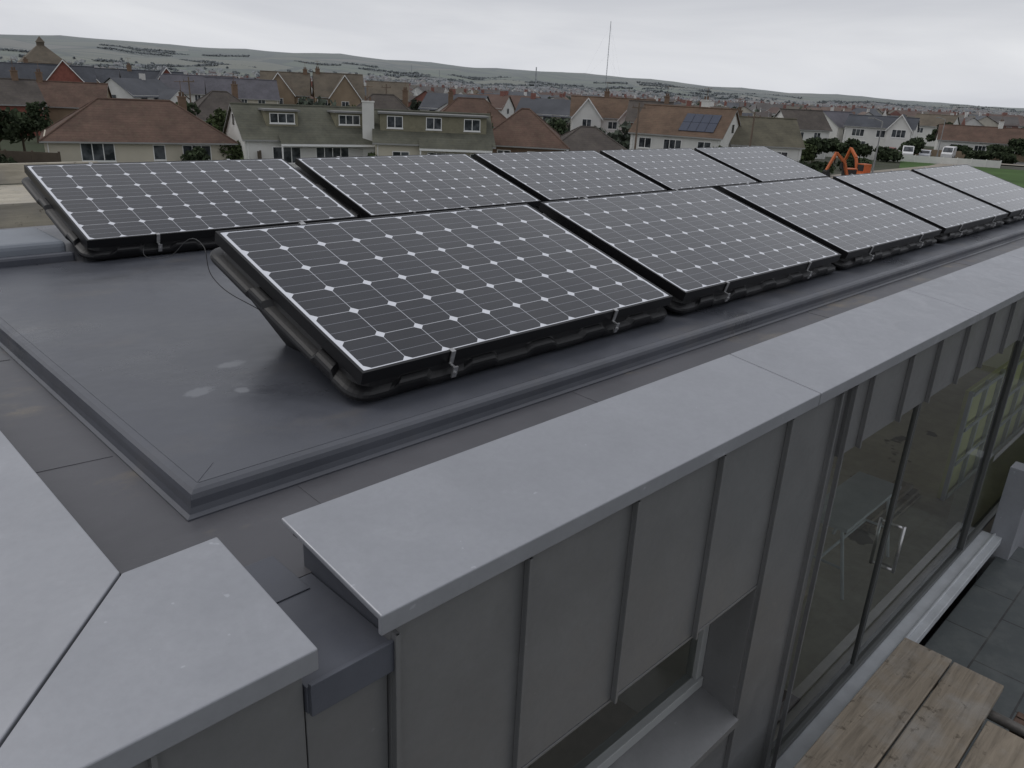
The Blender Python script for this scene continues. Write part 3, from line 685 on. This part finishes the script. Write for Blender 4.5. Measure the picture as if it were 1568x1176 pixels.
for gi in range(-125,125):
    for gj in range(-75,75):
        u=gi*14+random.uniform(-3,3); v=gj*27+random.uniform(-4,4)
        warp=ga+.5*math.sin(u*.0016+v*.002)
        x=u*math.cos(ga)-v*math.sin(ga)+40*math.sin(v*.01); y=u*math.sin(ga)+v*math.cos(ga)+40*math.sin(u*.008)
        dx,dy=x-CAM.x,y-CAM.y; d=math.hypot(dx,dy); az=math.degrees(math.atan2(dy,dx))
        if d<112 or d>2000 or az<6 or az>84: continue
        if az<29 and d<215: continue
        if az>46 and d<138: continue
        if any(math.hypot(x-p[0],y-p[1])<15 for p in NP): continue
        if random.random()>(.9 if d<500 else .72-.00022*d): continue
        if az>56 and d>900: 
            if random.random()<.75: continue
        bi=min(range(5),key=lambda i:abs(bands[i]-d))
        L=random.uniform(8,13); W=random.uniform(7,8.5); ev=random.choice([2.7,4.6,5,5]); rg=ev+random.uniform(2.2,3.0)
        if d<260: ev=min(ev,4.4); rg=ev+2.5
        a=warp+random.choice([0,0,math.pi/2,math.pi/2])+random.uniform(-.08,.08)
        kw=idx[(bi,random.choice([0,0,1,2,2,2,3,4]))]; kr=idx[(bi,5+random.choice([0,0,1,2,2,3,3,4]))]
        z=GZ+ground_h(az,d); hl,hw=L/2,W/2
        V=[(-hl,-hw,-1),(hl,-hw,-1),(hl,hw,-1),(-hl,hw,-1),(-hl,-hw,ev),(hl,-hw,ev),(hl,hw,ev),(-hl,hw,ev),(-hl,0,rg-.1),(hl,0,rg-.1)]
        DH.add(rotv(V,a,x,y,z),[(0,1,5,4),(1,2,6,9,5),(2,3,7,6),(3,0,4,8,7)],kw)
        X=hl+.3;Y=hw+.35;ze=ev-.3; hipq=random.random()<.25; rl=hl-hw*.8 if hipq else X
        V=[(-X,-Y,ze),(X,-Y,ze),(X,Y,ze),(-X,Y,ze),(-rl,0,rg),(rl,0,rg)]
        DH.add(rotv(V,a,x,y,z),[(0,1,5,4),(2,3,4,5)]+([(1,2,5),(3,0,4)] if hipq else []),kr)
        if d<900:
            bx=MB(); cx=random.uniform(-hl*.7,hl*.7); bx.box(cx-.4,cx+.4,-.3,.3,rg-1,rg+.8)
            DH.add(rotv(bx.V,a,x,y,z),bx.F,idx[(bi,random.choice([0,3,3]))])
        if d<420 and random.random()<.6:
            s=random.choice([-1,1]); ex_=random.uniform(2.5,4); cx=random.uniform(-hl*.5,hl*.5); ww_=2.4; er=ev-.4+1.4
            V=[(cx-ww_,s*hw,-1),(cx+ww_,s*hw,-1),(cx+ww_,s*(hw+ex_),-1),(cx-ww_,s*(hw+ex_),-1),(cx-ww_,s*hw,ev-.4),(cx+ww_,s*hw,ev-.4),(cx+ww_,s*(hw+ex_),ev-.4),(cx-ww_,s*(hw+ex_),ev-.4),(cx,s*(hw+ex_),er),(cx,0,er)]
            DH.add(rotv(V,a,x,y,z),[(1,2,6,5),(2,3,7,8,6),(3,0,4,7)],kw)
            V=[(cx-ww_-.2,0,ev-.5),(cx-ww_-.2,s*(hw+ex_+.2),ev-.5),(cx,s*(hw+ex_+.2),er+.05),(cx,0,er+.05),(cx+ww_+.2,0,ev-.5),(cx+ww_+.2,s*(hw+ex_+.2),ev-.5)]
            DH.add(rotv(V,a,x,y,z),[(0,1,2,3),(3,2,5,4)],kr)
        if d<800:
            for zl in ([.9,3.2] if ev>4 else [.9]):
                for wx in (-hl*.55,0,hl*.55):
                    for s in(-1,1):
                        for g,(q,off) in enumerate(((1.6,.04),(1.35,.07))):
                            hgt=1.2 if g==0 else .98; z0=zl if g==0 else zl+.11
                            V=[(wx-q/2,s*(hw+off),z0),(wx+q/2,s*(hw+off),z0),(wx+q/2,s*(hw+off),z0+hgt),(wx-q/2,s*(hw+off),z0+hgt)]
                            DH.add(rotv(V,a,x,y,z),[(0,1,2,3)],idx[(bi,'f' if g==0 else 'w')])
            for s in(-1,1):
                V=[(s*(hl+.05),-.6,3.3),(s*(hl+.05),.6,3.3),(s*(hl+.05),.6,4.3),(s*(hl+.05),-.6,4.3)]
                if ev>4: DH.add(rotv(V,a,x,y,z),[(0,1,2,3)],idx[(bi,'w')])
        cnt+=1
for _ in range(40):
    az=random.uniform(14,60); d=random.uniform(700,2300); x,y,z=polar(az,d,GZ+ground_h(az,d)); bx=MB(); l=random.uniform(15,40)
    bx.box(-l,l,-9,9,-1,random.uniform(4,6.5)); DH.add(rotv(bx.V,math.radians(az-90+random.uniform(-20,20)),x,y,z),bx.F,idx[(3 if d<1500 else 4,random.choice([0,2]))])
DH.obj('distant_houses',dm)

# ---- ground
t=NT('ground_and_fields')
geo=t.N('ShaderNodeNewGeometry'); pos=geo.outputs['Position']
ln=t.N('ShaderNodeVectorMath',operation='LENGTH'); t.L(pos,ln.inputs[0]); dist=ln.outputs['Value']
n1=t.noise(.02,5,.6,vec=pos); n2=t.noise(.3,5,.6,vec=pos)
near=t.ramp(n1,[(.35,(.045,.06,.03)),(.5,(.065,.07,.045)),(.62,(.11,.105,.095))])
near=t.mix(t.ramp(n2,[(.4,0.),(.7,.5)]),near,(.035,.045,.025))
vo=t.N('ShaderNodeTexVoronoi'); vo.inputs['Scale'].default_value=.0028; vo.inputs['Randomness'].default_value=.85
mp_=t.N('ShaderNodeMapping'); mp_.inputs['Scale'].default_value=(1,1.0,0); t.L(pos,mp_.inputs[0]); t.L(mp_.outputs[0],vo.inputs['Vector'])
sc3=t.N('ShaderNodeSeparateColor'); t.L(vo.outputs['Color'],sc3.inputs[0])
fld=t.ramp(sc3.outputs[0],[(0,(.075,.10,.05)),(.35,(.11,.135,.065)),(.6,(.17,.16,.10)),(.8,(.09,.115,.055)),(1,(.18,.165,.12))])
ve=t.N('ShaderNodeTexVoronoi'); ve.feature='DISTANCE_TO_EDGE'; ve.inputs['Scale'].default_value=.0028; ve.inputs['Randomness'].default_value=.85; t.L(mp_.outputs[0],ve.inputs['Vector'])
fld=t.mix(t.math('LESS_THAN',ve.outputs['Distance'],.035),fld,(.04,.055,.03))
fld=t.mix(t.ramp(t.noise(.004,5,.6,vec=pos),[(.50,0.),(.60,.8)]),fld,(.05,.065,.038))
far=t.math('DIVIDE',t.math('SUBTRACT',dist,1300),500,clamp=True)
c=t.mix(far,near,fld)
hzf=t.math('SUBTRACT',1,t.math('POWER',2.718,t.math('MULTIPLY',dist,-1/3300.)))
c=t.mix(hzf,c,HAZE); t.color(c); M_ground=t.set(.95,0,.1)  # distance haze blended into the ground colour itself
V=[];F=[]
rings=[0.5,20,60,120,250,450,700]+list(np.arange(900,5200,130))+[5600,7000,9500,13000]
NA=240
for r_ in rings:
    for i in range(NA):
        az=-180+360*i/NA; a=math.radians(az)
        bump_=0
        if r_>2200 and r_<5200: bump_=3.5*math.sin(i*1.7+r_*.004)+2.5*math.sin(i*.6+r_*.002)
        V.append((CAM.x+r_*math.cos(a),CAM.y+r_*math.sin(a),GZ+ground_h(az,r_)+bump_))
for j in range(len(rings)-1):
    for i in range(NA): F.append((j*NA+i,(j+1)*NA+i,(j+1)*NA+(i+1)%NA,j*NA+(i+1)%NA))
F.append(tuple(range(NA)))
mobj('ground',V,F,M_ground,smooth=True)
def sector(a0,a1,r0,r1,z,n=14):
    V=[polar(a0+(a1-a0)*i/n,r0,z) for i in range(n+1)]+[polar(a1-(a1-a0)*i/n,r1,z) for i in range(n+1)]
    return V,[tuple(range(len(V)))]
M_grass=simple('mown_grass',(.065,.115,.038),.9,.25,.15,spec=.1)
V_,F_=sector(3,19.5,95,148,GZ+.06); mobj('grass_field',V_,F_,M_grass)
M_road=simple('asphalt',(.14,.135,.13),.85,.12,.2); M_pave=simple('pale_paving',(.28,.25,.21),.85,.15,.2)
def ribbon(name,pts,w,z,mat):
    V=[];F=[]
    for i,(a,d) in enumerate(pts):
        p=Vector(polar(a,d,z)); q=Vector(polar(*pts[min(i+1,len(pts)-1)],z)); q0=Vector(polar(*pts[max(i-1,0)],z)); t_=(q-q0).normalized(); n_=Vector((-t_.y,t_.x,0))
        V+=[tuple(p+n_*w/2),tuple(p-n_*w/2)]
    for i in range(len(pts)-1): F.append((2*i,2*i+1,2*i+3,2*i+2))
    return mobj(name,V,F,mat)
ribbon('road',[(34,108),(30,128),(27,150),(23,160),(19,162),(15,166),(8,172),(2,184)],7,GZ+.08,M_road)
ribbon('pavement',[(33,102),(29.5,122),(26.5,143),(23,153),(19,155),(15,159),(8,164)],3.0,GZ+.2,M_pave)
ribbon('path',[(28,70),(25,88),(22.5,105),(19.5,122),(17,140),(16,158)],4.0,GZ+.1,M_pave)
M_fence=simple('timber_fence',(.10,.08,.06),.9,.2,1)
def fence(name,p,q,h,mat,zb=GZ):
    p=Vector((*p[:2],zb));q=Vector((*q[:2],zb)); d=(q-p); n=int(d.length/2); u=d.normalized(); e0=empty(name)
    v=Vector((-u.y,u.x,0))*.03; b=MB()
    b.add([tuple(p-v),tuple(q-v),tuple(q+v),tuple(p+v)]+[tuple(Vector(x)+Vector((0,0,h))) for x in (p-v,q-v,q+v,p+v)],[(0,1,5,4),(1,2,6,5),(2,3,7,6),(3,0,4,7),(4,5,6,7)])
    for i in range(n+1):
        c_=p+u*(i*d.length/max(n,1)); b.box(c_.x-.07,c_.x+.07,c_.y-.07,c_.y+.07,zb,zb+h+.1)
    b.obj('panels',[mat],e0)
fence('garden_fence',polar(80,76),polar(74.5,72),1.8,M_fence)
fence('garden_fence',polar(65,86),polar(62.5,76),1.8,M_fence)
fence('garden_fence',polar(40,76),polar(30,84),1.6,M_fence)
fence('garden_wall',polar(26,146),polar(14,150),1.1,W_white)
fence('garden_wall',polar(24,170),polar(12,178),1.2,W_tan)

# ---- trees
def leafmat(name,c,d):
    t=NT(name); n=t.noise(1.1,3,.6,vec=None)
    t.color(t.ramp(n,[(.32,hz(sc(c,.5),d)),(.5,hz(c,d)),(.68,hz(sc(c,1.7),d))])); return t.set(.9,0,.1)
L1=leafmat('dark_foliage',(.04,.055,.026),80); L2=leafmat('green_foliage',(.06,.08,.03),90); L3=leafmat('distant_foliage_a',(.045,.06,.03),420); L4=leafmat('distant_foliage_b',(.05,.065,.035),1500); L5=leafmat('distant_foliage_c',(.055,.07,.04),4000)
M_bark=simple('bark',(.09,.07,.05),.9)
def leaves(cx,cy,cz,rx,rz,n,s,rg_):
    nl=9; lob=[]
    for i in range(nl):
        a=rg_.uniform(0,6.28); q=rg_.uniform(.15,.62); zc=rg_.uniform(-.55,.6)
        lob.append((cx+rx*q*math.cos(a)*(1-.4*abs(zc)),cy+rx*q*math.sin(a)*(1-.4*abs(zc)),cz+rz*zc,rg_.uniform(.3,.52)))
    V=[];F=[]
    for i in range(n):
        l=lob[int(rg_.integers(nl))]; v=rg_.normal(size=3); v/=np.linalg.norm(v); q=rg_.uniform(.55,1.05)
        p=np.array([l[0]+rx*l[3]*q*v[0],l[1]+rx*l[3]*q*v[1],l[2]+rz*l[3]*q*v[2]])
        a=rg_.normal(size=3); a/=np.linalg.norm(a); b_=np.cross(a,rg_.normal(size=3)); b_/=np.linalg.norm(b_)
        k=s*rg_.uniform(.6,1.3); j=len(V)
        V+=[tuple(p-a*k-b_*k*.6),tuple(p+a*k-b_*k*.5),tuple(p+a*k*.9+b_*k*.6),tuple(p-a*k*.8+b_*k*.6)]; F.append((j,j+1,j+2,j+3))
    return V,F
def tree(az,d,h,r,mat=0,bush=False):
    b=MB(); 
    if not bush:
        b.tube((0,0,-.3),(0,0,h*.55),.035*h,.015*h,n=7,m=2)
        for k in range(5):
            a=k*1.3; b.tube((0,0,h*(.25+.06*k)),(r*.55*math.cos(a),r*.55*math.sin(a),h*(.5+.06*k)),.014*h,.005*h,n=5,m=2)
    V,F=leaves(0,0,h*(.60 if not bush else .5),r,h*(.42 if not bush else .5),1300,.06*r+.06,rng); b.add(V,F,mat)
    o=b.obj('shrub' if bush else 'tree',[L1,L2,M_bark]); o.location=polar(az,d); return o
for a in [(77.6,88,5.0,2.4,0),(76.3,92,4.2,2.0,0),(79,84,4.8,2.4,0),(75.5,105,4.4,2.0,0),(64.8,98,4.6,1.8,1),(66.9,110,5.0,2.3,0),(56,104,5.2,2.2,1),(47.4,104,5.0,2.2,0),(42.2,110,5.2,2.3,0),(30.5,120,5.0,2.2,0),(31.2,92,3.6,1.4,1),
          (24.8,126,3.6,2.8,0),(23.4,130,3.8,3.0,0),(22.3,136,3.4,2.7,0),(25.6,118,3.2,2.4,1),(19.0,158,3.6,2.6,0),(17.6,205,6,3.4,0),(13.2,178,4.4,3.0,0),(12.2,172,4.4,3.4,0),(11.2,168,4.4,3.6,0),(14.2,176,2.8,3.0,0),(16.4,178,2.4,2.6,0),(19.6,205,6.5,3.6,1),(27.4,170,6,3,0),(22.4,190,6.5,3,0),(25,205,7,3.4,1)]: tree(*a)
for a in [(26.8,100,1.8,1.8,0,True),(25.8,98,2.0,1.8,0,True),(24.4,104,1.8,2,0,True),(22.2,116,2.2,2.6,0,True),(20.5,144,2.2,3,0,True),(15.2,166,2.0,3,0,True),(13.8,164,2.0,3,0,True),(36,84,2.2,1.6,1,True),(66.6,76,2.2,1.5,0,True),(78.5,72,2.6,2,0,True),(79.6,70,3.0,2.2,0,True),(64.2,78,2.4,1.5,1,True),(54.9,78,1.8,1.2,1,True)]: tree(*a)
DT=MB()
for _ in range(1700):
    az=random.uniform(5,84); d=110+random.random()**1.3*2100
    if az<29 and d<215: continue
    if az>50 and d<145: continue
    x,y,z=polar(az,d,GZ+ground_h(az,d))
    if any(math.hypot(x-p[0],y-p[1])<10 for p in NP): continue
    h=random.uniform(4,7.5) if d>250 else random.uniform(3,5.5); r_=random.uniform(2.2,4.2)*(1 if d<700 else 1.6)
    n=200 if d<400 else (70 if d<1000 else 36)
    V,F=leaves(x,y,z+h*.5,r_,h*.5,n,r_*(.15 if d<400 else (.26 if d<1000 else .38)),rng)
    DT.add(V,F,0 if d<550 else (1 if d<1300 else 2))
for _ in range(95):
    az0=random.uniform(5,84); d0=random.uniform(1300,3000); nn=random.randint(14,34); sd_=random.uniform(-1,1)
    for i in range(nn):
        az=az0+i*.14; d=d0+i*sd_*9; x,y,z=polar(az,d,GZ+ground_h(az,d)); h=random.uniform(4,8)
        V,F=leaves(x,y,z+h*.3,random.uniform(6,9),h*.45,22,2.4,rng); DT.add(V,F,2)
DT.obj('distant_trees',[L3,L4,L5])

# ---- masts, poles, lamp
M_mast=flat('mast_steel',(.30,.31,.33),1500)
def mast(name,az,d,h,w_,guys=False):
    x,y,z=polar(az,d,GZ+ground_h(az,d)); e0=empty(name,(x,y,z)); b=MB(); c=[(w_/2,0),(-w_/4,w_*.433),(-w_/4,-w_*.433)]
    for p in c: b.tube((p[0],p[1],-2),(p[0]*.6,p[1]*.6,h),w_*.16,w_*.13,n=5)
    n=int(h/(w_*3))
    for i in range(n):
        z0=h*i/n;z1=h*(i+1)/n
        for k in range(3): p=c[k];q=c[(k+1)%3]; b.tube((p[0]*.9,p[1]*.9,z0),(q[0]*.9,q[1]*.9,z1),w_*.07,n=4)
    b.obj('lattice',[M_mast],e0)
    if guys:
        g=MB()
        for k in range(3):
            a=k*2.094
            for f_ in(.5,.95): g.tube((0,0,h*f_),(h*.45*math.cos(a),h*.45*math.sin(a),0),.06,n=4)
        g.obj('guy_wires',[M_mast],e0)
mast('radio_mast',39.0,2560,178,2.4,True)
mast('communications_mast',43.8,1500,44,2.6)
mast('communications_mast',52.3,1700,36,1.2); mast('communications_mast',50.4,1700,32,1.2)
M_pole=flat('galvanised_pole',(.28,.28,.28),100); M_wpole=flat('wood_pole',(.16,.12,.09),90)
def lamp(az,d,h):
    e0=empty('street_lamp',polar(az,d),math.radians(az)); b=MB(); b.tube((0,0,0),(0,0,1.2),.13,n=10); b.tube((0,0,1.2),(0,0,h-.3),.09,.06,n=8)
    b.tube((0,0,h-.3),(0,.9,h),.05,n=8); b.box(-.12,.12,.8,1.5,h-.05,h+.08); b.obj('column',[M_pole],e0)
lamp(21.0,96,7.0); lamp(17.5,160,7); lamp(28,135,7)
def pole(az,d,h):
    e0=empty('telegraph_pole',polar(az,d),math.radians(az-60)); b=MB(); b.tube((0,0,0),(0,0,h),.13,.09,n=8); b.box(-.8,.8,-.05,.05,h-.6,h-.48); b.tube((-.7,0,h-.48),(-.7,0,h-.3),.05,n=6); b.tube((.7,0,h-.48),(.7,0,h-.3),.05,n=6); b.obj('pole',[M_wpole],e0)
pole(36.6,90,7.4); pole(28.9,96,7.0); pole(66.6,120,7.6); pole(54,130,8)

# ---- excavators
M_or=simple('orange_paint',(.50,.13,.04),.5,.15); M_rub=simple('track_rubber',(.03,.03,.03),.8)
def excavator(az,d,rz):
    ex=empty('excavator',polar(az,d),math.radians(rz)); b=MB()
    def arm(pts,th,m=0,y0=-.13,y1=.13):
        for (p,q) in zip(pts[:-1],pts[1:]):
            p=Vector((p[0],0,p[1]));q=Vector((q[0],0,q[1]));u=(q-p).normalized();n_=Vector((-u.z,0,u.x))*th/2
            V=[]
            for y_ in (y0,y1):
                V+=[tuple(p-n_+Vector((0,y_,0))),tuple(q-n_*.7+Vector((0,y_,0))),tuple(q+n_*.7+Vector((0,y_,0))),tuple(p+n_+Vector((0,y_,0)))]
            b.add(V,[(0,1,2,3),(7,6,5,4),(0,4,5,1),(1,5,6,2),(2,6,7,3),(3,7,4,0)],m)
    arm([(.7,1.2),(1.4,3.0),(2.5,3.9)],.3); arm([(2.5,3.95),(3.3,2.3)],.24); arm([(1.2,1.9),(1.75,3.1)],.1,1,-.05,.05)
    b.add([(3.2,-.3,2.4),(3.5,-.3,2.2),(3.4,-.3,1.7),(2.9,-.3,1.7),(3.2,.3,2.4),(3.5,.3,2.2),(3.4,.3,1.7),(2.9,.3,1.7)],[(0,1,2,3),(7,6,5,4),(0,4,5,1),(1,5,6,2),(2,6,7,3)],1)
    b.box(-1.2,.9,-.9,.9,.95,1.6,0); b.box(-.2,.9,-.85,.0,1.6,2.5,0); b.box(-.1,.92,-.87,.02,1.75,2.4,1)
    b.obj('body_and_boom',[M_or,M_rub],ex,bevel=.03)
    b=MB()
    for s in(-1,1): b.box(-1.3,1.3,s*.75-.22,s*.75+.22,0,.75)
    b.obj('tracks',[M_rub],ex,bevel=.2)
excavator(22.0,84,150); excavator(21.6,92,60)
# ---- vehicles
def car(name,az,d,rz,col,van=False):
    e0=empty(name,polar(az,d,GZ+.1),math.radians(rz)); m=simple('car_paint',col,.3,.03,spec=.6)
    if van: prof=[(-2.5,.35),(2.5,.35),(2.55,1.0),(1.9,1.25),(1.3,2.1),(-2.4,2.15),(-2.5,1.9)]
    else: prof=[(-2.1,.3),(2.1,.3),(2.15,.75),(1.2,.95),(.55,1.42),(-1.1,1.45),(-1.9,1.0),(-2.12,.9)]
    n=len(prof); V=[(x,-.88,z) for x,z in prof]+[(x,.88,z) for x,z in prof]
    mobj('body',V,[tuple(range(n)),tuple(range(2*n-1,n-1,-1))]+[(i,n+i,n+(i+1)%n,(i+1)%n) for i in range(n)],m,parent=e0,bevel=.08)
    b=MB()
    g=[(1.7,1.3),(1.25,2.0),(.5,2.0),(.5,1.3)] if van else [(1.0,.98),(.5,1.36),(-1.05,1.38),(-1.6,1.0)]
    for s in(-1,1): b.add([(x,s*.89,z) for x,z in g],[(0,1,2,3)],0)
    a_,c_=((1.93,1.28),(1.36,2.02)) if van else ((1.22,.98),(.6,1.38))
    b.add([(a_[0]+.02,-.75,a_[1]),(a_[0]+.02,.75,a_[1]),(c_[0]+.02,.7,c_[1]),(c_[0]+.02,-.7,c_[1])],[(0,1,2,3)],0)
    for x in(-1.35,1.35):
        for s in(-1,1): b.tube((x,s*.68,.32),(x,s*.90,.32),.33,n=14,m=1)
    b.obj('glass_and_wheels',[M_wg,M_rub],e0)
car('parked_van',19.2,156,200,(.75,.75,.75),True); car('parked_car',18.2,160,195,(.6,.62,.65)); car('parked_car',20.3,161,185,(.25,.03,.03)); car('parked_car',26.6,152,140,(.08,.1,.15)); car('parked_van',16.9,164,190,(.7,.7,.7),True); car('parked_car',28.4,138,130,(.5,.5,.52))
